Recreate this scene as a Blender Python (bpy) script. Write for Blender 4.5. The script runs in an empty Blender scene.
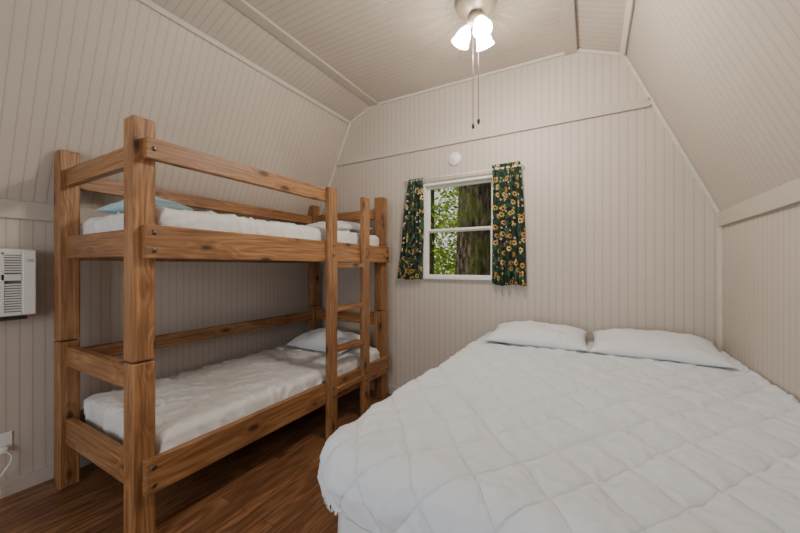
import bpy, bmesh, math, random
import numpy as np
from mathutils import Vector, Matrix, noise
random.seed(7); np.random.seed(7)
S=bpy.context.scene
COL=S.collection
CAMH=1.25; D=2.83; TH=math.radians(29.75); YB=-1.7

# ---------------- helpers ----------------
def new_obj(name,verts,faces,mat=None,smooth=False,parent=None):
    me=bpy.data.meshes.new(name); me.from_pydata([tuple(v) for v in verts],[],faces); me.update()
    o=bpy.data.objects.new(name,me); COL.objects.link(o)
    if mat: me.materials.append(mat)
    if smooth: me.shade_smooth()
    if parent: o.parent=parent
    return o
def empty(name,loc=(0,0,0)):
    e=bpy.data.objects.new(name,None); COL.objects.link(e); e.location=loc; e.empty_display_size=.1
    return e
def bm_obj(name,bm,mat=None,smooth=False,parent=None):
    me=bpy.data.meshes.new(name); bm.normal_update(); bm.to_mesh(me); bm.free()
    o=bpy.data.objects.new(name,me); COL.objects.link(o)
    if mat: me.materials.append(mat)
    if smooth: me.shade_smooth()
    if parent: o.parent=parent
    return o
def box(name,x0,x1,y0,y1,z0,z1,mat,bev=0.003,parent=None,seg=2):
    """box with long axis mapped to local X so that wood grain follows it"""
    c=Vector(((x0+x1)/2,(y0+y1)/2,(z0+z1)/2)); s=[x1-x0,y1-y0,z1-z0]
    k=s.index(max(s))
    if k==0: R=Matrix.Identity(3); d=s
    elif k==1: R=Matrix.Rotation(math.pi/2,3,'Z'); d=[s[1],s[0],s[2]]
    else: R=Matrix.Rotation(-math.pi/2,3,'Y'); d=[s[2],s[1],s[0]]
    bm=bmesh.new(); bmesh.ops.create_cube(bm,size=1.0)
    for v in bm.verts: v.co=Vector((v.co.x*d[0],v.co.y*d[1],v.co.z*d[2]))
    if bev>0: bmesh.ops.bevel(bm,geom=bm.edges[:],offset=min(bev,min(d)*.3),segments=seg,affect='EDGES',profile=.5)
    o=bm_obj(name,bm,mat,False,parent)
    M=R.to_4x4(); M.translation=c
    o.matrix_world=M
    return o
def beam(name,p0,p1,w,h,mat,up=(0,0,1),parent=None,bev=.002):
    p0=Vector(p0);p1=Vector(p1); d=(p1-p0); L=d.length; x=d.normalized(); upv=Vector(up)
    y=upv.cross(x).normalized(); z=x.cross(y)
    bm=bmesh.new(); bmesh.ops.create_cube(bm,size=1.0)
    for v in bm.verts: v.co=Vector((v.co.x*L,v.co.y*w,v.co.z*h))
    if bev>0: bmesh.ops.bevel(bm,geom=bm.edges[:],offset=bev,segments=1,affect='EDGES')
    o=bm_obj(name,bm,mat,False,parent)
    M=Matrix((x,y,z)).transposed().to_4x4(); M.translation=(p0+p1)/2
    o.matrix_world=M
    return o
def lathe(name,prof,mat,loc=(0,0,0),n=32,parent=None,smooth=True,rot=None):
    vs=[];fs=[]
    for r,z in prof:
        for i in range(n):
            a=2*math.pi*i/n; vs.append(Vector((r*math.cos(a),r*math.sin(a),z)))
    for j in range(len(prof)-1):
        for i in range(n):
            a=j*n+i;b=j*n+(i+1)%n; fs.append((a,b,b+n,a+n))
    if rot is not None: vs=[rot@v for v in vs]
    vs=[v+Vector(loc) for v in vs]
    return new_obj(name,vs,fs,mat,smooth,parent)
def tube(name,pts,r,mat,parent=None,cyc=False):
    cu=bpy.data.curves.new(name,'CURVE'); cu.dimensions='3D'; cu.bevel_depth=r; cu.bevel_resolution=3
    sp=cu.splines.new('POLY'); sp.points.add(len(pts)-1)
    for i,p in enumerate(pts): sp.points[i].co=(p[0],p[1],p[2],1)
    sp.use_cyclic_u=cyc; cu.use_fill_caps=True
    o=bpy.data.objects.new(name,cu); COL.objects.link(o); cu.materials.append(mat)
    if parent: o.parent=parent
    return o

# ---------------- materials ----------------
class NT:
    def __init__(s,name):
        s.m=bpy.data.materials.new(name); s.m.use_nodes=True; s.t=s.m.node_tree; s.n=s.t.nodes; s.l=s.t.links
        s.b=s.n['Principled BSDF']; s.out=s.n['Material Output']
    def N(s,typ,**kw):
        n=s.n.new(typ)
        for k,v in kw.items():
            if hasattr(n,k): setattr(n,k,v)
        return n
    def L(s,a,b): s.l.new(a,b)
    def math(s,op,a,b=None,c=None,clamp=False):
        n=s.n.new('ShaderNodeMath'); n.operation=op; n.use_clamp=clamp
        for i,v in enumerate((a,b,c)):
            if v is None: continue
            if isinstance(v,(int,float)): n.inputs[i].default_value=v
            else: s.l.new(v,n.inputs[i])
        return n.outputs[0]
    def mapr(s,v,a,b,c,d):
        n=s.n.new('ShaderNodeMapRange'); s.l.new(v,n.inputs[0])
        for i,x in enumerate((a,b,c,d)): n.inputs[i+1].default_value=x
        return n.outputs[0]
    def noise(s,vec,scale,detail=3,rough=.5):
        n=s.n.new('ShaderNodeTexNoise'); n.inputs['Scale'].default_value=scale; n.inputs['Detail'].default_value=detail
        n.inputs['Roughness'].default_value=rough
        if vec is not None: s.l.new(vec,n.inputs['Vector'])
        return n.outputs['Fac']
    def mix(s,f,a,b,blend='MIX'):
        n=s.n.new('ShaderNodeMix'); n.data_type='RGBA'; n.blend_type=blend
        if isinstance(f,(int,float)): n.inputs[0].default_value=f
        else: s.l.new(f,n.inputs[0])
        for k,v in ((6,a),(7,b)):
            if isinstance(v,(tuple,list)): n.inputs[k].default_value=(*v[:3],1)
            else: s.l.new(v,n.inputs[k])
        return n.outputs[2]
    def ramp(s,f,stops):
        n=s.n.new('ShaderNodeValToRGB'); e=n.color_ramp.elements
        while len(e)<len(stops): e.new(.5)
        for i,(p,c) in enumerate(stops): e[i].position=p; e[i].color=(*c,1)
        s.l.new(f,n.inputs[0]); return n.outputs[0]
    def obj(s): return s.n.new('ShaderNodeTexCoord').outputs['Object']
    def mapping(s,vec,scale=(1,1,1),loc=(0,0,0)):
        n=s.n.new('ShaderNodeMapping'); n.inputs['Scale'].default_value=scale; n.inputs['Location'].default_value=loc
        s.l.new(vec,n.inputs['Vector']); return n.outputs[0]
    def bump(s,h,strength=.3,dist=.01):
        n=s.n.new('ShaderNodeBump'); n.inputs['Strength'].default_value=strength; n.inputs['Distance'].default_value=dist
        s.l.new(h,n.inputs['Height']); s.l.new(n.outputs[0],s.b.inputs['Normal'])
    def set(s,col=None,rough=None,metal=None):
        if col is not None:
            if isinstance(col,(tuple,list)): s.b.inputs['Base Color'].default_value=(*col[:3],1)
            else: s.l.new(col,s.b.inputs['Base Color'])
        if rough is not None: s.b.inputs['Roughness'].default_value=rough
        if metal is not None: s.b.inputs['Metallic'].default_value=metal
        return s.m
def simple(name,col,rough=.5,metal=0,nscale=20,var=.06):
    t=NT(name); f=t.noise(t.obj(),nscale)
    c=t.mix(f,tuple(x*(1-var) for x in col),tuple(min(1,x*(1+var)) for x in col))
    return t.set(c,rough,metal)

WALLC=(.52,.460,.405)
def bead(name,axis,col=WALLC,pitch=.0508):
    t=NT(name); o=t.obj()
    sp=t.N('ShaderNodeSeparateXYZ'); t.L(o,sp.inputs[0])
    x=sp.outputs[axis]
    f=t.math('FRACT',t.math('DIVIDE',t.math('ADD',x,20.0),pitch))
    d=t.math('ABSOLUTE',t.math('SUBTRACT',f,.5))      # .5 at groove
    g=t.mapr(d,.43,.48,0,1)
    g2=t.mapr(t.math('ABSOLUTE',t.math('SUBTRACT',d,.36)),.0,.04,1,0)
    gg=t.math('MAXIMUM',g,t.math('MULTIPLY',g2,.3),clamp=True)
    n1=t.noise(o,1.6,4); n2=t.noise(o,40,3)
    base=t.mix(t.mapr(n1,.3,.7,0,1),tuple(c*.95 for c in col),tuple(min(1,c*1.05) for c in col))
    groove=(col[0]*.62,col[1]*.55,col[2]*.51)
    c=t.mix(t.math('MULTIPLY',gg,.62),base,groove)
    t.set(c,.5)
    t.bump(t.math('ADD',t.math('MULTIPLY',gg,-1),t.math('MULTIPLY',n2,.08)),.25,.002)
    return t.m
M_wx=bead('beadboard_x',0); M_wy=bead('beadboard_y',1)
M_trim=simple('painted_trim',(.50,.445,.392),.5)
M_trimw=simple('cream_molding',(.61,.565,.505),.45)
M_white=simple('white_plastic',(.74,.74,.72),.4)
M_vinyl=simple('white_vinyl_frame',(.74,.74,.72),.35)
M_black=simple('black_metal',(.02,.02,.02),.4)
M_steel=simple('dark_bolt_steel',(.12,.11,.10),.35,.9)

def wood(name,c1,c2,c3,knots=True,rough=.45):
    t=NT(name); o=t.obj()
    oi=t.N('ShaderNodeObjectInfo')
    comb=t.N('ShaderNodeCombineXYZ'); 
    for i in range(3): t.L(t.math('MULTIPLY',oi.outputs['Random'],(17.,9.,23.)[i]),comb.inputs[i])
    ad=t.N('ShaderNodeVectorMath'); ad.operation='ADD'; t.L(o,ad.inputs[0]); t.L(comb.outputs[0],ad.inputs[1]); v=ad.outputs[0]
    vo=t.N('ShaderNodeTexVoronoi'); vo.inputs['Scale'].default_value=1; t.L(t.mapping(v,(4.2,10,10)),vo.inputs['Vector'])
    kd=vo.outputs['Distance']
    warp=t.noise(t.mapping(v,(.6,8,8)),1.0,1.5)
    gr=t.noise(t.mapping(v,(2.5,75,75)),1.0,6,.68)
    swirl=t.mapr(kd,0,.45,1.2,0)
    rings=t.math('SINE',t.math('ADD',t.math('ADD',t.math('MULTIPLY',warp,95),t.math('MULTIPLY',gr,4)),t.math('MULTIPLY',swirl,9)))
    f=t.math('ADD',t.math('MULTIPLY',t.mapr(rings,-1,1,0,1),.13),t.math('MULTIPLY',gr,.87))
    c=t.ramp(f,[(.30,c1),(.5,c2),(.70,c3)])
    big=t.noise(t.mapping(v,(1.6,7,7)),1.0,4)
    c=t.mix(t.mapr(big,.42,.66,0,.5),c,tuple(x*.52 for x in c2))
    hue=t.mapr(oi.outputs['Random'],0,1,0,.22)
    c=t.mix(hue,c,tuple(x*.9 for x in c1))
    if knots:
        halo=t.mapr(kd,.12,.36,.45,0); c=t.mix(halo,c,(.16,.060,.020))
        k=t.mapr(kd,.09,.19,1,0)
        c=t.mix(t.math('MULTIPLY',k,.92),c,(.030,.012,.006))
    t.set(c,rough); t.bump(gr,.2,.003)
    return t.m
M_wood=wood('stained_pine',(.145,.060,.020),(.315,.150,.060),(.50,.275,.130))
M_ply=wood('pine_plywood',(.12,.06,.03),(.20,.11,.055),(.30,.17,.09),False,.6)

def floor_mat():
    t=NT('wood_plank_floor'); o=t.obj()
    br=t.N('ShaderNodeTexBrick'); br.offset=.37; br.inputs['Scale'].default_value=1
    br.inputs['Brick Width'].default_value=1.1; br.inputs['Row Height'].default_value=.083; br.inputs['Mortar Size'].default_value=.0014
    br.inputs['Color1'].default_value=(0,0,0,1); br.inputs['Color2'].default_value=(1,1,1,1); br.inputs['Mortar'].default_value=(.5,.5,.5,1); br.inputs['Bias'].default_value=0
    rot=t.N('ShaderNodeMapping'); rot.inputs['Rotation'].default_value=(0,0,math.pi/2); t.L(o,rot.inputs['Vector']); t.L(rot.outputs[0],br.inputs['Vector'])
    sep=t.N('ShaderNodeSeparateColor'); t.L(br.outputs['Color'],sep.inputs[0]); rnd=sep.outputs[0]
    comb=t.N('ShaderNodeCombineXYZ'); t.L(t.math('MULTIPLY',rnd,13),comb.inputs[0]); t.L(t.math('MULTIPLY',rnd,31),comb.inputs[1])
    ad=t.N('ShaderNodeVectorMath'); ad.operation='ADD'; t.L(o,ad.inputs[0]); t.L(comb.outputs[0],ad.inputs[1]); v=ad.outputs[0]
    gr=t.noise(t.mapping(v,(75,3.2,1)),1,5,.65); w=t.noise(t.mapping(v,(14,1.5,1)),1,2)
    rings=t.mapr(t.math('SINE',t.math('MULTIPLY',w,40)),-1,1,0,1)
    f=t.math('ADD',t.math('MULTIPLY',rings,.22),t.math('MULTIPLY',gr,.78))
    c=t.ramp(f,[(.3,(.085,.034,.015)),(.5,(.235,.108,.048)),(.72,(.39,.20,.098))])
    c=t.mix(t.mapr(rnd,0,1,0,.55),c,(.11,.047,.021))
    c=t.mix(t.math('MULTIPLY',br.outputs['Fac'],.8),c,(.02,.008,.004))
    t.set(c,.36); t.bump(t.math('SUBTRACT',t.math('MULTIPLY',gr,.3),br.outputs['Fac']),.25,.002)
    return t.m
M_floor=floor_mat()

def fabric(name,col,rough=.85,sc=700,quilt=False):
    t=NT(name); o=t.obj(); n=t.noise(o,6,4); w=t.noise(o,sc,2)
    c=t.mix(n,tuple(x*.95 for x in col),tuple(min(1,x*1.04) for x in col))
    h=t.math('MULTIPLY',w,.05)
    if quilt:
        uv=t.n.new('ShaderNodeTexCoord').outputs['UV']; sp=t.N('ShaderNodeSeparateXYZ'); t.L(uv,sp.inputs[0])
        ds=[]
        for i in (0,1):
            f=t.math('FRACT',t.math('ADD',sp.outputs[i],100.5)); ds.append(t.math('ABSOLUTE',t.math('SUBTRACT',f,.5)))
        m=t.math('MINIMUM',ds[0],ds[1])
        st=t.math('POWER',t.mapr(m,0,.040,1,0),2.0)
        fine=t.noise(o,38,4,.6)
        h=t.math('ADD',h,t.math('ADD',t.math('MULTIPLY',st,-.42),t.math('MULTIPLY',fine,.32)))
        t.bump(h,.8,.007)
    else:
        fine=t.noise(o,24,4,.6)
        t.bump(t.math('ADD',h,t.math('MULTIPLY',fine,.35)),.6,.008)
    t.set(c,rough); t.b.inputs['Sheen Weight'].default_value=.08
    return t.m
M_quilt=fabric('white_quilted_cotton',(.67,.715,.775),quilt=True)
M_skirt=fabric('white_skirt',(.64,.66,.68))
M_sheet=fabric('white_sheet',(.71,.705,.69))
M_pillow=fabric('white_pillowcase',(.69,.72,.765))
M_blue=fabric('pale_blue_sheet',(.42,.62,.70))

def curtain_mat():
    t=NT('sunflower_fabric')
    uv=t.n.new('ShaderNodeTexCoord').outputs['UV']
    vo=t.N('ShaderNodeTexVoronoi'); vo.voronoi_dimensions='2D'; vo.inputs['Scale'].default_value=13; vo.inputs['Randomness'].default_value=.8; t.L(uv,vo.inputs['Vector'])
    sub=t.N('ShaderNodeVectorMath'); sub.operation='SUBTRACT'
    t.L(uv,sub.inputs[0]); t.L(vo.outputs['Position'],sub.inputs[1])
    sp=t.N('ShaderNodeSeparateXYZ'); t.L(sub.outputs[0],sp.inputs[0])
    ang=t.math('ARCTAN2',sp.outputs[1],sp.outputs[0])
    pet=t.math('MULTIPLY',t.math('SINE',t.math('MULTIPLY',ang,8)),.05)
    d=t.math('ADD',vo.outputs['Distance'],pet)
    leaf=t.noise(uv,24,2)
    bg=t.mix(t.mapr(leaf,.48,.54,0,1),(.005,.012,.009),(.020,.070,.030))
    vo2=t.N('ShaderNodeTexVoronoi'); vo2.voronoi_dimensions='2D'; vo2.inputs['Scale'].default_value=30; t.L(uv,vo2.inputs['Vector'])
    sel=t.N('ShaderNodeSeparateColor'); t.L(vo2.outputs['Color'],sel.inputs[0])
    dots=t.math('MULTIPLY',t.mapr(vo2.outputs['Distance'],.20,.28,1,0),t.math('GREATER_THAN',sel.outputs[0],.66))
    bg=t.mix(dots,bg,(.50,.38,.30))
    sel1=t.N('ShaderNodeSeparateColor'); t.L(vo.outputs['Color'],sel1.inputs[0])
    petc=t.mix(t.mapr(sel1.outputs[1],0,1,0,1),(.50,.25,.03),(.64,.49,.20))
    fl=t.math('MULTIPLY',t.mapr(d,.23,.27,1,0),t.math('GREATER_THAN',sel1.outputs[0],.20))
    c=t.mix(fl,bg,petc)
    c=t.mix(t.math('MULTIPLY',fl,t.mapr(vo.outputs['Distance'],.10,.125,1,0)),c,(.04,.016,.01))
    t.set(c,.85); return t.m
M_curt=curtain_mat()

def emis(name,col,st):
    t=NT(name); t.b.inputs['Base Color'].default_value=(.9,.9,.9,1)
    t.b.inputs['Emission Color'].default_value=(*col,1); t.b.inputs['Emission Strength'].default_value=st
    return t.m
M_shade=emis('frosted_glass_shade_lit',(1,.89,.74),26)
M_bulb=emis('bulb_lit',(1,.88,.7),30)
M_fanmetal=simple('antique_fan_metal',(.34,.29,.23),.35,.3)
def blade_mat():
    t=NT('spinning_blade'); t.set((.26,.21,.165),.5); t.b.inputs['Alpha'].default_value=.22; return t.m
M_blade=blade_mat()
def glass_mat():
    t=NT('window_glass'); tr=t.N('ShaderNodeBsdfTransparent'); gl=t.N('ShaderNodeBsdfGlossy'); gl.inputs['Roughness'].default_value=.02
    mx=t.N('ShaderNodeMixShader'); mx.inputs[0].default_value=.015
    t.L(tr.outputs[0],mx.inputs[1]); t.L(gl.outputs[0],mx.inputs[2]); t.L(mx.outputs[0],t.out.inputs[0]); return t.m
M_glass=glass_mat()

# ---------------- room shell ----------------
XL,XR=-2.773,.7075
P=[(XL,0),(XL,1.60),(-2.227,2.778),(-1.919,2.895),(-.096,2.872),(.202,2.744),(XR,1.575),(XR,0)]
T=.10
def slab(name,quad,nrm,mat,t=T):
    n=Vector(nrm).normalized()*t
    vs=[Vector(q) for q in quad]+[Vector(q)+n for q in quad]
    return new_obj(name,vs,[(0,1,2,3),(7,6,5,4),(0,4,5,1),(1,5,6,2),(2,6,7,3),(3,7,4,0)],mat)
def run(name,a,b,mat):
    (x0,z0),(x1,z1)=a,b
    nx,nz=-(z1-z0),(x1-x0)
    return slab(name,[(x0,YB,z0),(x0,D,z0),(x1,D,z1),(x1,YB,z1)],(nx,0,nz),mat)
def merged(name,segs,mat):
    objs=[run('_t',P[i],P[i+1],mat) for i in segs]
    vs=[];fs=[]
    for o in objs:
        k=len(vs); vs+= [v.co.copy() for v in o.data.vertices]; fs+=[tuple(k+i for i in p.vertices) for p in o.data.polygons]
        me=o.data; bpy.data.objects.remove(o); bpy.data.meshes.remove(me)
    return new_obj(name,vs,fs,mat)
merged('wall_left',[0,1],M_wy); merged('ceiling',[2,3,4],M_wy); merged('wall_right',[5,6],M_wy)
slab('floor',[(XL-T,YB-T,0),(XR+T,YB-T,0),(XR+T,D+T,0),(XL-T,D+T,0)],(0,0,-1),M_floor)
WX0,WX1,WZ0,WZ1=-1.365,-.705,1.135,2.015
def ztop(x):
    for (a,b) in zip(P,P[1:]):
        if b[0]>a[0] and a[0]<=x<=b[0]: return a[1]+(b[1]-a[1])*(x-a[0])/(b[0]-a[0])
def gable(name,y,yo,mat,hole):
    x0,x1,z0,z1=hole
    V=[];F=[]
    def add(pts):
        idx=[]
        for p in pts:
            if p not in V: V.append(p)
            idx.append(V.index(p))
        F.append(idx)
    add([(XL,0),(x0,0),(x0,z0),(x0,z1),(x0,ztop(x0)),(-1.919,2.895),(-2.227,2.778),(XL,1.60)])
    add([(x0,0),(x1,0),(x1,z0),(x0,z0)])
    top=[p for p in P if x0<p[0]<x1][::-1]
    add([(x0,z1),(x1,z1),(x1,ztop(x1))]+top+[(x0,ztop(x0))])
    rt=[p for p in P[:-2] if p[0]>x1]
    add([(x1,0),(XR,0),(XR,1.575)]+rt[::-1]+[(x1,ztop(x1)),(x1,z1),(x1,z0)])
    n=len(V); vs=[(a,y,b) for a,b in V]+[(a,yo,b) for a,b in V]
    fs=[tuple(f) for f in F]+[tuple(i+n for i in f[::-1]) for f in F]
    h=[V.index(q) for q in ((x0,z0),(x1,z0),(x1,z1),(x0,z1))]
    for i in range(4):
        a,b=h[i],h[(i+1)%4]; fs.append((a,b,b+n,a+n))
    return new_obj(name,vs,fs,mat)
gable('wall_back',D,D+T,M_wx,(WX0,WX1,WZ0,WZ1))
RX0,RX1,RZ0,RZ1=-1.75,.05,.55,2.1  # opening added in the unseen wall to let in the fill light
gable('wall_front',YB,YB-T,M_wx,(RX0,RX1,RZ0,RZ1))

# trims
tn=[0]
def tname(): tn[0]+=1; return 'trim_%d'%tn[0]
box(tname(),XL,XL+.02,YB,D,1.515,1.615,M_trim,.002)
box(tname(),XR-.02,XR,YB,D,1.50,1.59,M_trim,.002)
box(tname(),-2.385,.345,D-.022,D,2.335,2.396,M_trim,.003)
def along(a,w,h,mat,nx,nz,off=.0):
    n=Vector((nx,0,nz)).normalized()
    p=Vector((a[0],0,a[1]))+n*(h/2-.001)
    beam(tname(),(p.x,YB,p.z),(p.x,D,p.z),w,h,mat,up=n)
along(P[2],.03,.022,M_trimw,.75,-.65)
along((-1.90,2.892),.085,.02,M_trim,0,-1)
along((-.135,2.872),.085,.028,M_trim,0,-1)
along((.195,2.742),.04,.02,M_trimw,-.7,-.7)
def cor(a,b,ins):
    d=Vector((b[0]-a[0],0,b[1]-a[1])).normalized(); n=Vector((d.z,0,-d.x))
    q=n*ins
    beam(tname(),(a[0]+q.x,D-.011,a[1]+q.z),(b[0]+q.x,D-.011,b[1]+q.z),.022,.022,M_trimw,up=n)
cor(P[1],P[2],.012); cor(P[5],P[6],.012); cor(P[2],P[3],.012); cor(P[3],P[4],.012); cor(P[4],P[5],.012)
box(tname(),XR-.022,XR,D-.022,D,0,1.50,M_trimw,.002)
box(tname(),XL,XL+.022,D-.022,D,0,1.515,M_trimw,.002)
box('baseboard_left',XL,XL+.015,YB,D-.023,0,.08,M_trim,.002)
box('baseboard_right',XR-.015,XR,YB,D-.023,0,.08,M_trim,.002)
box('baseboard_back',XL+.023,XR-.023,D-.015,D,0,.08,M_trim,.002)

# ---------------- windows ----------------
def window(name,x0,x1,z0,z1,y,sgn,rail=True):
    e=empty(name,((x0+x1)/2,y,(z0+z1)/2)); bpy.context.view_layer.update()
    def b(n,*a,mat=M_vinyl):
        ax0,ax1,ay0,ay1,az0,az1=a
        ya,yb=sorted((y+sgn*ay0,y+sgn*ay1))
        o=box(n,ax0,ax1,ya,yb,az0,az1,mat,.003); o.parent=e; o.matrix_parent_inverse=Matrix.Translation(-e.location)
        return o
    f=.020
    b('jamb_l',x0,x0+f,-.012,.09,z0,z1); b('jamb_r',x1-f,x1,-.012,.09,z0,z1)
    b('head',x0+f,x1-f,-.012,.09,z1-f,z1); b('sill',x0+f,x1-f,-.03,.09,z0,z0+f)
    zm=(z0+z1)/2+.005
    if rail:
        s=.020
        for nm,a,c,yy in (('lower',z0+f,zm+.015,.02),('upper',zm-.015,z1-f,.05)):
            b(nm+'_stile_l',x0+f,x0+f+s,yy,yy+.025,a,c); b(nm+'_stile_r',x1-f-s,x1-f,yy,yy+.025,a,c)
            b(nm+'_rail_b',x0+f+s,x1-f-s,yy,yy+.025,a,a+s); b(nm+'_rail_t',x0+f+s,x1-f-s,yy,yy+.025,c-s,c)
            b(nm+'_glass',x0+f+s,x1-f-s,yy+.010,yy+.014,a+s,c-s,mat=M_glass)
    return e
window('window_1',WX0,WX1,WZ0,WZ1,D,1)
window('window_2',RX0,RX1,RZ0,RZ1,YB,-1,False)  # unseen window, added to frame the fill light

lathe('smoke_detector',[(0,.032),(.030,.032),(.034,.026),(.046,.026),(.058,.018),(.062,.006),(.062,0),(0,0)],M_white,
      (-1.055,D,2.205),rot=Matrix.Rotation(math.pi/2,3,'X'))

# ---------------- curtains ----------------
def curtain(name,xt0,xt1,xb0,xb1,zt,zb,y,ph):
    nx,nz=110,60; vs=[];fs=[];uv=[]
    for j in range(nz+1):
        t=j/nz; z=zt+(zb-zt)*t
        a=xt0+(xb0-xt0)*t**.8; b=xt1+(xb1-xt1)*t**.8
        for i in range(nx+1):
            s=i/nx; x=a+(b-a)*s
            am=.010+.012*min(1,t*3)
            w=math.sin(s*2*math.pi*5+ph+.5*math.sin(3*t+ph))*am + .006*math.sin(s*23+t*4+ph)
            if t<.035: w*=.4
            vs.append((x+.004*math.sin(s*31+t*5),y+w,z+ .006*math.sin(s*9+ph)*(t)))
            uv.append((s*(xb1-xb0)*1.5+ph,(1-t)*(zt-zb)))
    for j in range(nz):
        for i in range(nx):
            k=j*(nx+1)+i; fs.append((k,k+1,k+nx+2,k+nx+1))
    o=new_obj(name,vs,fs,M_curt,True)
    u=o.data.uv_layers.new(name='UVMap')
    for l in o.data.loops: u.data[l.index].uv=uv[l.vertex_index]
    m=o.modifiers.new('s','SOLIDIFY'); m.thickness=.002
    return o
c1=curtain('curtain',-1.50,-1.345,-1.615,-1.355,2.065,1.13,D-.05,.4)
c2=curtain('curtain.001',-.715,-.49,-.715,-.445,2.085,1.10,D-.05,1.9)
rod=tube('curtain_rod',[(-1.54,D,2.05),(-1.54,D-.05,2.05),(-.47,D-.05,2.05),(-.47,D,2.05)],.006,M_vinyl)

# ---------------- bunk bed ----------------
bb=empty('bunk_bed',(-2.2,1.7,0)); bpy.context.view_layer.update()
def pb(name,x0,x1,y0,y1,z0,z1,mat=M_wood,bev=.005,par=None):
    par=par or bb
    o=box(name,x0,x1,y0,y1,z0,z1,mat,bev); o.parent=par; o.matrix_parent_inverse=Matrix.Translation(-par.location); return o
fx0,fx1=-1.80,-1.71; lx0,lx1=-2.663,-2.573; ya0,ya1=.68,.77; yb0,yb1=2.65,2.74; ZT=1.905; ZJ=.83
for nm,(a,b),(c,d) in (('post_fn',(fx0,fx1),(ya0,ya1)),('post_ff',(fx0,fx1),(yb0,yb1)),('post_ln',(lx0,lx1),(ya0,ya1)),('post_lf',(lx0,lx1),(yb0,yb1))):
    pb(nm+'_lower',a,b,c,d,0.0,ZJ-.003,bev=.007); pb(nm+'_upper',a,b,c,d,ZJ+.003,ZT,bev=.007)
    pb(nm+'_dowel',a+.03,b-.03,c+.03,d-.03,ZJ-.02,ZJ+.02,M_black,0)
rx0,rx1=fx1,fx1+.038
pb('rail_front_upper',rx0,rx1,.715,2.725,1.285,1.435); pb('rail_front_lower',rx0,rx1,.715,2.725,.25,.40)
pb('guard_front',rx0,rx1,.715,1.925,1.722,1.815)
bx0,bx1=lx0+.03,lx0+.068
for nm,z0,z1 in (('rail_back_upper',1.285,1.435),('rail_back_lower',.25,.40),('guard_back_upper',1.70,1.785),('guard_back_lower',.685,.77)):
    pb(nm,bx0,bx1,ya1,yb0,z0,z1)
for tag,(c,d) in (('near',(ya0+.026,ya0+.064)),('far',(yb0+.026,yb0+.064))):
    for nm,z0,z1 in (('end_top',1.705,1.80),('end_upper',1.295,1.42),('end_mid',.69,.80),('end_low',.25,.39)):
        pb(nm+'_'+tag,lx1,fx0,c,d,z0,z1)
for lv,z in (('upper',1.315),('lower',.28)):
    pb('deck_'+lv,bx1,fx1,ya1+.01,yb0-.01,z,z+.02,M_ply,.001)
    for i in range(8):
        y=.86+i*.24; pb('slat_%s_%d'%(lv,i),bx1,fx1,y,y+.07,z-.02,z,M_ply,.001)
LX0,LX1=rx1,rx1+.038
pb('ladder_rail_1',LX0,LX1,1.838,1.928,0.0,1.825); pb('ladder_rail_2',LX0,LX1,2.255,2.345,0.0,1.825)
for i,z in enumerate((.31,.61,.915)):
    pb('rung_%d'%i,LX0-.035,LX1,1.928,2.255,z,z+.035,bev=.004)
pb('rung_top',LX0,LX1,1.928,2.255,1.24,1.275,bev=.004)
def bolt(x,y,z):
    R=Matrix.Rotation(math.pi/2,3,'Y')
    o=lathe('bolt',[(0,.004),(.008,.004),(.011,.001),(.011,0)],M_steel,(x,y,z),12,rot=R); o.parent=bb; o.matrix_parent_inverse=Matrix.Translation(-bb.location)
for z in (1.32,1.40,.285,.365,1.768): bolt(rx1,.745,z)
for z in (1.32,1.40,.285,.365): bolt(rx1,2.68,z)
for y in (1.883,2.30):
    for z in (1.33,1.40,.30,.36): bolt(LX1,y,z)

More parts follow.
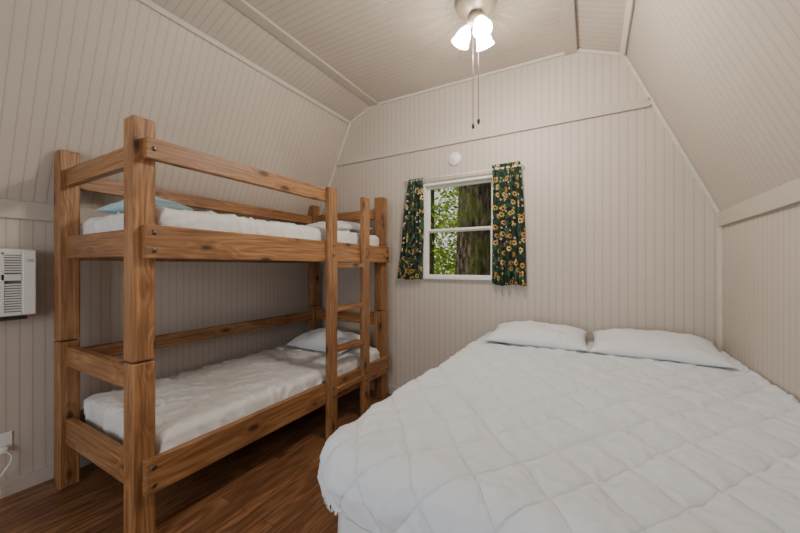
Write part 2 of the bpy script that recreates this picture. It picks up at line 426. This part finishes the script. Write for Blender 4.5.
def rbox(name,x0,x1,y0,y1,z0,z1,r,mat,amp=.006,seed=0,res=.022,parent=None,wrk=1.2):
    """soft upholstered block built from a fine grid projected on a rounded box"""
    nx=max(4,int((x1-x0)/res)); ny=max(4,int((y1-y0)/res)); nz=max(3,int((z1-z0)/res))
    bm=bmesh.new(); c=Vector(((x0+x1)/2,(y0+y1)/2,(z0+z1)/2)); h=Vector(((x1-x0)/2,(y1-y0)/2,(z1-z0)/2))
    vd={}
    def V(i,j,k):
        if (i,j,k) in vd: return vd[(i,j,k)]
        p=Vector((-h.x+2*h.x*i/nx,-h.y+2*h.y*j/ny,-h.z+2*h.z*k/nz))
        q=Vector([max(-h[a]+r,min(h[a]-r,p[a])) for a in range(3)])
        d=p-q
        if d.length>1e-6: nn=d.normalized(); p=q+nn*min(r,d.length) if sum(abs(t)>1e-6 for t in d)>1 else p
        else: nn=Vector((0,0,1))
        w=p+c
        wx=w+Vector((.12*noise.noise(w*3+Vector((seed,0,0))),.12*noise.noise(w*3+Vector((0,seed,5))),0))
        n=.5*noise.noise(Vector((w.x*5+seed,w.y*5,w.z*5)))+.4*noise.noise(Vector((w.x*14+seed,w.y*9,w.z*14)))
        wr=abs(noise.noise(Vector((wx.x*6+wx.y*5+seed*3,wx.y*9-wx.x*4,w.z*5+9))))
        wr2=abs(noise.noise(Vector((wx.x*13-wx.y*8+seed,wx.y*10+wx.x*5,w.z*5+2))))
        w=w+nn*(amp*n+amp*wrk*math.exp(-wr*20)+amp*wrk*.7*math.exp(-wr2*15))
        v=bm.verts.new(w); vd[(i,j,k)]=v; return v
    for i in range(nx):
        for j in range(ny):
            bm.faces.new((V(i,j,nz),V(i+1,j,nz),V(i+1,j+1,nz),V(i,j+1,nz)))
            bm.faces.new((V(i,j,0),V(i,j+1,0),V(i+1,j+1,0),V(i+1,j,0)))
    for i in range(nx):
        for k in range(nz):
            bm.faces.new((V(i,0,k),V(i+1,0,k),V(i+1,0,k+1),V(i,0,k+1)))
            bm.faces.new((V(i,ny,k),V(i,ny,k+1),V(i+1,ny,k+1),V(i+1,ny,k)))
    for j in range(ny):
        for k in range(nz):
            bm.faces.new((V(0,j,k),V(0,j,k+1),V(0,j+1,k+1),V(0,j+1,k)))
            bm.faces.new((V(nx,j,k),V(nx,j+1,k),V(nx,j+1,k+1),V(nx,j,k+1)))
    return bm_obj(name,bm,mat,True,parent)
def pillow(name,c,a,b,h,mat,rz=0,rx=0,seed=0,parent=None):
    n=60; vs=[];fs=[]
    R=Matrix.Rotation(rz,3,'Z')@Matrix.Rotation(rx,3,'X')
    for side in (1,-1):
        for j in range(n+1):
            for i in range(n+1):
                u=-1+2*i/n; v=-1+2*j/n
                pr=max(0,(1-abs(u)**2.6))**.55*max(0,(1-abs(v)**2.4))**.55
                z=h*pr*(1 if side>0 else .45)*side
                k=1-.07*(1-abs(v)**2)*abs(u)**3; k2=1-.09*(1-abs(u)**2)*abs(v)**3
                x=a*u*k; y=b*v*k2
                nn=noise.noise(Vector((x*7+seed,y*7,side*3)))*.016+noise.noise(Vector((x*16+seed,y*16,side*5)))*.008
                wr=abs(noise.noise(Vector((x*9+y*5+seed,y*9-x*4,side))));  nn+=.007*math.exp(-wr*14)
                z+=nn*pr*side
                p=R@Vector((x,y,z))+Vector(c); vs.append(p)
    m=(n+1)**2
    for s in (0,1):
        for j in range(n):
            for i in range(n):
                k=s*m+j*(n+1)+i; f=(k,k+1,k+n+2,k+n+1); fs.append(f if s==0 else f[::-1])
    o=new_obj(name,vs,fs,mat,True)
    bm=bmesh.new(); bm.from_mesh(o.data); bmesh.ops.remove_doubles(bm,verts=bm.verts,dist=.0008); bm.to_mesh(o.data); bm.free(); o.data.shade_smooth()
    return o
def setp(o,p): o.parent=p; o.matrix_parent_inverse=Matrix.Translation(-p.location); return o
setp(rbox('mattress_upper',bx1+.008,fx1-.008,.785,2.635,1.336,1.530,.045,M_sheet,.0125,1,res=.011),bb)
setp(rbox('mattress_lower',bx1+.008,fx1-.008,.785,2.635,.301,.485,.045,M_sheet,.0105,5,res=.011),bb)
setp(pillow('pillow_upper',(-2.10,2.38,1.585),.33,.21,.075,M_pillow,rx=.08,seed=3),bb)
setp(pillow('pillow_lower',(-2.14,2.38,.550),.33,.21,.095,M_pillow,rx=.12,seed=8),bb)
setp(pillow('folded_sheet',(-2.27,.96,1.58),.27,.14,.060,M_blue,seed=12),bb)

# ---------------- double bed ----------------
bed=empty('double_bed',(0,1.8,0)); bpy.context.view_layer.update()
BX0,BX1,BY0,BY1=-.675,.69,.80,2.80
setp(rbox('mattress',BX0,BX1,BY0,BY1,.42,.675,.05,M_sheet,.002,3,res=.05),bed)
setp(rbox('box_spring',BX0+.005,BX1,BY0+.005,BY1,.18,.415,.03,M_sheet,.002,4,res=.05),bed)
for i,(x,y) in enumerate(((BX0+.08,BY0+.1),(BX1-.08,BY0+.1),(BX0+.08,BY1-.1),(BX1-.08,BY1-.1))):
    setp(lathe('leg_%d'%i,[(0,0),(.028,0),(.022,.18),(0,.18)],M_black,(x,y,0),16),bed)
vs=[];fs=[]
n=260
def per(s):
    L1=BY1-BY0-.06; L2=math.pi/2*.06
    if s<L1: return (BX0-.012,BY1-s),( -1,0)
    s-=L1
    if s<L2:
        a=s/.06; return (BX0-.012+.06-.06*math.cos(a),BY0-.012+.06-.06*math.sin(a)),(-math.cos(a),-math.sin(a))
    s-=L2; return (BX0-.012+.06+s,BY0-.012),(0,-1)
Ltot=BY1-BY0-.06+math.pi/2*.06+BX1-BX0-.06
for j in range(14):
    t=j/13; z=.60-(.60-.015)*t
    for i in range(n+1):
        (x,y),(nx_,ny_)=per(Ltot*i/n)
        w=.006+t*.018*(1+math.sin(i*.75+math.sin(i*.21)*2))
        vs.append((x+nx_*w,y+ny_*w,z))
for j in range(13):
    for i in range(n):
        k=j*(n+1)+i; fs.append((k,k+1,k+n+2,k+n+1))
setp(new_obj('bed_skirt',vs,fs,M_skirt,True),bed)

def comforter():
    Rr=.17; r=.085; over=.13
    x0,x1,y0,y1=-.775,.70,.725,2.74
    ZTOP=.710
    cx0=x0+Rr; cx1=x1-.05; cy0=y0+Rr
    res=.0072
    ps=np.arange(x0-over,x1+.06,res); qs=np.arange(y0-over,y1,res)
    vs=[];fs=[];uvs=[]
    maxd=Rr+over
    for q in qs:
        for p in ps:
            cxx=max(p,cx0); cyy=max(q,cy0)
            dx=p-cxx; dy=q-cyy; dist=math.hypot(dx,dy)
            if dist>1e-9: nx_,ny_=dx/dist,dy/dist
            else: nx_,ny_=0,0
            dd=min(dist,maxd)
            fl=Rr-r
            if dd<=fl: off=dd; dz=0; th=0
            elif dd<fl+r*math.pi/2:
                th=(dd-fl)/r; off=fl+r*math.sin(th); dz=r*(1-math.cos(th))
            else:
                th=math.pi/2; off=Rr; dz=r+(dd-fl-r*math.pi/2)
                k=min(1,(dz-r)/.1)
                ss=(cxx*1.0 if abs(dy)>abs(dx) else cyy)+math.atan2(dy,dx)*.2
                off+=k*(.007*math.sin(ss*15)+.004*math.sin(ss*31+1)) - .028*k
            x=cxx+nx_*off; y=cyy+ny_*off; z=ZTOP-dz
            if p>cx1:
                e=(p-cx1); e2=min(e,.05); x=cx1+e2*.95; z+=.014*math.sin(e2/.05*math.pi/2)
                if e>.05: z-= (e-.05)*1.0
            v=Vector((p,q,0))
            pw=p+.022*noise.noise(v*2.5+Vector((9,0,0)))+.007*noise.noise(v*11); qw=q+.022*noise.noise(v*2.5+Vector((0,5,0)))+.006*noise.noise(v*11+Vector((5,5,0)))
            per_=.205
            a=(pw*1.12+qw*.85)/per_; b=(pw*1.12-qw*.85)/per_
            uvs.append((a,b))
            da=abs(a-round(a))*per_*.7; db=abs(b-round(b))*per_*.7
            m=min(da,db)
            h=.0115*(1-math.exp(-m/.022))
            nb=noise.noise(v*3.1)*.010+noise.noise(v*8+Vector((3,1,0)))*.005
            pk=math.exp(-m/.035)
            nb+=(.3+pk)*.0050*noise.noise(Vector((p*34,q*34,2)))
            wx=p+.1*noise.noise(v*3); wy=q+.1*noise.noise(v*3+Vector((7,7,0)))
            wr=abs(noise.noise(Vector((wx*5+wy*2+4,wy*4-wx*2+7,1))));  h+=.0050*math.exp(-wr*18)
            wr=abs(noise.noise(Vector((wx*11-wy*7+14,wy*9+wx*5+7,4))));  h+=.0045*math.exp(-wr*14)
            h+=nb
            sx=math.sin(th)
            x+=nx_*sx*h; y+=ny_*sx*h; z+=math.cos(th)*h
            x=min(x,XR-.006)
            vs.append((x,y,z))
    nx=len(ps); ny=len(qs)
    for j in range(ny-1):
        for i in range(nx-1):
            k=j*nx+i; fs.append((k,k+1,k+nx+1,k+nx))
    o=new_obj('comforter',vs,fs,M_quilt,True)
    u=o.data.uv_layers.new(name='UVMap')
    li=np.empty(len(o.data.loops),dtype=np.int32); o.data.loops.foreach_get('vertex_index',li)
    u.data.foreach_set('uv',np.array(uvs,dtype=np.float32)[li].ravel())
    m=o.modifiers.new('s','SOLIDIFY'); m.thickness=.012; m.offset=-1
    return o
setp(comforter(),bed)
setp(pillow('pillow_1',(-.335,2.54,.758),.32,.215,.080,M_pillow,rz=.02,rx=.10,seed=21),bed)
setp(pillow('pillow_2',(.320,2.55,.758),.33,.225,.080,M_pillow,rz=-.03,rx=.10,seed=33),bed)

# ---------------- air conditioner, outlet, cord ----------------
ac=empty('window_air_conditioner',(-2.71,.3,1.16)); bpy.context.view_layer.update()
ax0,ax1=XL,XL+.13; ay0,ay1=.03,.61; az0,az1=.985,1.345
def ab(n,*a,mat=M_white,bev=.006): return setp(box(n,*a,mat,bev),ac)
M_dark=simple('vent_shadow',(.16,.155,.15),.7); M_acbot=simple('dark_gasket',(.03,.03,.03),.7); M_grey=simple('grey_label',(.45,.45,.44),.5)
PW=.055
ab('casing',ax0,ax1-.02,ay0,ay1,az0,az1,bev=.014)
ab('front_panel',ax1-.02,ax1,ay1-PW,ay1-.002,az0+.006,az1-.006,bev=.008)
ab('grille_back',ax1-.021,ax1-.016,ay0+.01,ay1-PW,az0+.01,az1-.01,mat=M_dark,bev=0)
ab('grille_frame_t',ax1-.02,ax1,ay0,ay1-PW,az1-.035,az1-.006,bev=.003); ab('grille_frame_b',ax1-.02,ax1,ay0,ay1-PW,az0+.006,az0+.025,bev=.003)
ab('grille_frame_m',ax1-.02,ax1,ay0,ay1-PW,az0+.19,az0+.225,bev=.003)
ab('grille_divider',ax1-.02,ax1,ay1-PW-.075,ay1-PW-.062,az0+.02,az1-.02,bev=.002)
for i in range(22):
    z=az0+.030+i*.0135
    if az0+.178<z<az0+.23 or z>az1-.045: continue
    ab('louver_%d'%i,ax1-.018,ax1-.002,ay0,ay1-PW,z,z+.0085,bev=.001)
ab('badge',ax1-.001,ax1+.0015,ay1-.036,ay1-.012,az1-.07,az1-.055,mat=M_grey,bev=0)
ab('support_tray',ax0,ax1-.03,ay0+.02,ay1-.03,az0-.02,az0-.001,mat=M_acbot,bev=.002)
out=empty('wall_outlet',(XL,.52,.29)); bpy.context.view_layer.update()
setp(box('plate',XL,XL+.006,.475,.545,.235,.345,M_white,.002),out)
setp(box('plug',XL+.006,XL+.035,.497,.523,.250,.280,M_white,.004),out)
pts=[]
for i in range(60):
    t=i/59; pts.append((XL+.035+.012*math.sin(t*3),.51+.035*math.sin(t*9)-.06*t,.262-.19*math.sin(min(1,t*1.2)*math.pi*.5)+.05*math.sin(t*12)*t))
setp(tube('cord',pts,.0035,M_white),out)

# ---------------- ceiling fan ----------------
FX,FY=-.55,1.80; FZ=2.878
fan=empty('ceiling_fan',(FX,FY,2.65)); bpy.context.view_layer.update()
M_chain=simple('chain_metal',(.06,.05,.04),.4,.6)
setp(lathe('canopy',[(0,FZ),(.075,FZ),(.078,FZ-.02),(.05,FZ-.06),(.018,FZ-.07),(.018,2.76)],M_fanmetal,(FX,FY,0)),fan)
setp(lathe('motor_housing',[(0,2.795),(.05,2.795),(.095,2.775),(.115,2.74),(.118,2.70),(.105,2.665),(.07,2.65),(.05,2.63),(0,2.63)],M_fanmetal,(FX,FY,0)),fan)
setp(lathe('light_hub',[(0,2.63),(.035,2.63),(.050,2.605),(.045,2.58),(.025,2.565),(.0,2.56)],M_fanmetal,(FX,FY,0)),fan)
NB=20
for i in range(NB):
    a=2*math.pi*i/NB+.1
    n=10; vs=[];fs=[]
    for j in range(n+1):
        r=.14+(.50-.14)*j/n; w=.045+.025*math.sin(min(1,j/n*1.1)*math.pi/2)
        if j==n: w*=.80
        if j==0: w*=.6
        for s in (-1,1):
            vs.append((FX+r*math.cos(a)-s*w*math.sin(a),FY+r*math.sin(a)+s*w*math.cos(a),2.675+s*w*.14))
    for j in range(n): fs.append((2*j,2*j+1,2*j+3,2*j+2))
    setp(new_obj('blade_%d'%i,vs,fs,M_blade,True),fan)
for i in range(3):
    a=math.radians(-50+120*i)
    d=Vector((math.cos(a),math.sin(a),0)); 
    Rm=Matrix.Rotation(a,3,'Z')@Matrix.Rotation(-math.radians(26),3,'Y')
    c=Vector((FX,FY,2.572))+d*.045
    setp(tube('arm_%d'%i,[(FX+d.x*.02,FY+d.y*.02,2.59),(c.x,c.y,2.58),(c.x+d.x*.010,c.y+d.y*.010,2.565)],.008,M_fanmetal),fan)
    k=.82
    setp(lathe('glass_shade_%d'%i,[(r_*k,z_*k) for r_,z_ in [(.018,.0),(.024,-.012),(.040,-.035),(.050,-.065),(.053,-.09),(.062,-.115),(.059,-.115),(.049,-.09),(.046,-.065),(.036,-.035),(.018,-.008)]],M_shade,c,28,rot=Rm),fan)
    setp(lathe('bulb_%d'%i,[(r_*k,z_*k) for r_,z_ in [(0,-.10),(.018,-.094),(.028,-.075),(.024,-.05),(.012,-.02),(0,-.02)]],M_bulb,c,20,rot=Rm),fan)
    pl=bpy.data.lights.new('bulb_light_%d'%i,'POINT'); pl.energy=17; pl.color=(1,.90,.77); pl.shadow_soft_size=.035
    po=bpy.data.objects.new('bulb_light_%d'%i,pl); COL.objects.link(po); po.location=c+Rm@Vector((0,0,-.14)); setp(po,fan)
for i,(dx,zl) in enumerate(((-.010,2.03),(.020,2.05))):
    setp(tube('pull_chain_%d'%i,[(FX+dx,FY-.02,2.58),(FX+dx,FY-.02,zl)],.0016,M_chain),fan)
    setp(lathe('chain_fob_%d'%i,[(0,.0),(.007,-.006),(.008,-.02),(.004,-.032),(0,-.034)],M_chain,(FX+dx,FY-.02,zl),12),fan)

# ---------------- outdoors ----------------
def leafmat():
    t=NT('foliage'); o=t.obj(); n=t.noise(o,1.3,3); oi=t.noise(o,9,2)
    c=t.mix(t.mapr(n,.35,.65,0,1),(.12,.24,.02),(.48,.55,.07)); c=t.mix(t.mapr(oi,.4,.6,0,.65),c,(.04,.10,.01)); t.set(c,.8)
    t.b.inputs['Specular IOR Level'].default_value=.1
    tr=t.N('ShaderNodeBsdfTranslucent'); t.L(c,tr.inputs[0]); mx=t.N('ShaderNodeMixShader'); mx.inputs[0].default_value=.5
    t.L(t.b.outputs[0],mx.inputs[1]); t.L(tr.outputs[0],mx.inputs[2]); t.L(mx.outputs[0],t.out.inputs[0]); return t.m
M_leaf=leafmat()
def bark():
    t=NT('mossy_bark'); o=t.obj(); n=t.noise(t.mapping(o,(9,9,2.2)),2.2,5,.65); m=t.noise(o,2.6,4)
    c=t.ramp(n,[(.38,(.008,.006,.004)),(.5,(.040,.031,.021)),(.64,(.13,.105,.072))])
    c=t.mix(t.mapr(m,.46,.60,0,.6),c,(.055,.080,.012)); t.set(c,.95); t.b.inputs['Specular IOR Level'].default_value=.1; t.bump(n,1,.08); return t.m
M_bark=bark()
def ground():
    t=NT('forest_ground'); o=t.obj(); n=t.noise(o,3,5); c=t.ramp(n,[(.3,(.07,.06,.02)),(.5,(.17,.20,.05)),(.7,(.36,.33,.18))]); t.set(c,.95); return t.m
g=new_obj('ground',[(-40,D+T+.05,-.4),(30,D+T+.05,-.4),(30,60,-.2),(-40,60,-.2)],[(0,1,2,3)],ground())
def tree(name,x,y,r,h,lean=0,nl=0,crown=(2,4),spread=2,seed=0):
    rnd=random.Random(seed); e=empty(name,(x,y,-.4)); bpy.context.view_layer.update()
    n=28;vs=[];fs=[];m=30
    for j in range(m+1):
        t=j/m; z=-.4+h*t; rr=r*(1-.35*t)*(1+.35*math.exp(-t*h/.5))
        for i in range(n):
            a=2*math.pi*i/n; k=rr*(1+.09*noise.noise(Vector((math.cos(a)*2+seed,math.sin(a)*2,z*.7)))+.05*math.sin(a*5+z))
            vs.append((x+lean*t*h+k*math.cos(a),y+k*math.sin(a),z))
    for j in range(m):
        for i in range(n):
            a=j*n+i;b=j*n+(i+1)%n; fs.append((a,b,b+n,a+n))
    setp(new_obj('trunk',vs,fs,M_bark,True),e)
    vs=[];fs=[]
    for c in range(nl//90):
        cc=Vector((x+rnd.uniform(-spread,spread),y+rnd.uniform(-spread*.4,spread)+.4,rnd.uniform(*crown))); R=rnd.uniform(.2,.55)
        for q in range(90):
            p=cc+Vector((rnd.gauss(0,R),rnd.gauss(0,R),rnd.gauss(0,R*.6))); s=rnd.uniform(.05,.11)
            u=Vector((rnd.uniform(-1,1),rnd.uniform(-1,1),rnd.uniform(-.6,.6))).normalized(); w=u.cross(Vector((rnd.uniform(-1,1),rnd.uniform(-1,1),rnd.uniform(-1,1)))).normalized()
            k=len(vs); vs+=[p-u*s,p+w*s*.5,p+u*s,p-w*s*.5]; fs.append((k,k+1,k+2,k+3))
    if vs: setp(new_obj('leaves',vs,fs,M_leaf),e)
tree('tree',-1.66,5.2,.30,6,.02,0)
tree('tree.001',-4.2,9,.16,8,.02,8000,(-.2,5.5),2.2,2)
tree('tree.002',-.9,11,.15,9,-.02,9000,(-.2,6),2.6,3)
tree('tree.003',-3.0,15,.2,9,0,15000,(-.2,8),4.5,4)
tree('tree.004',-7.5,13,.2,9,0,10000,(-.2,7),3,5)

# ---------------- lights / world / camera ----------------
w=bpy.data.worlds.new('World'); S.world=w; w.use_nodes=True
wn=w.node_tree.nodes; bg=wn['Background']; sk=wn.new('ShaderNodeTexSky'); sk.sky_type='HOSEK_WILKIE'; sk.turbidity=6
sk.sun_direction=Vector((-.3,-.5,.8)).normalized()
mxw=wn.new('ShaderNodeMix'); mxw.data_type='RGBA'; mxw.inputs[0].default_value=.75; mxw.inputs[7].default_value=(1,1,.92,1)
w.node_tree.links.new(sk.outputs[0],mxw.inputs[6]); w.node_tree.links.new(mxw.outputs[2],bg.inputs[0]); bg.inputs[1].default_value=1.2
sun=bpy.data.lights.new('sun','SUN'); sun.energy=7; sun.color=(1,.93,.78); sun.angle=.02
so=bpy.data.objects.new('sun',sun); COL.objects.link(so); so.rotation_euler=Vector((-.3,-.45,1)).to_track_quat('Z','Y').to_euler()
def area(name,loc,rot,sx,sy,e,col):
    l=bpy.data.lights.new(name,'AREA'); l.shape='RECTANGLE'; l.size=sx; l.size_y=sy; l.energy=e; l.color=col
    o=bpy.data.objects.new(name,l); COL.objects.link(o); o.location=loc; o.rotation_euler=rot; return o
# cool area light added as fill, outside the added window behind the camera
area('fill_light_front',((RX0+RX1)/2,YB-.12,(RZ0+RZ1)/2),(math.pi/2,0,0),RX1-RX0-.1,RZ1-RZ0-.1,38,(.90,.95,1))
cam=bpy.data.cameras.new('Camera'); co=bpy.data.objects.new('Camera',cam); COL.objects.link(co)
cam.lens=15.1; cam.sensor_width=36; cam.clip_start=.02
co.location=(0,0,CAMH); co.rotation_euler=(math.pi/2,0,TH)
S.camera=co
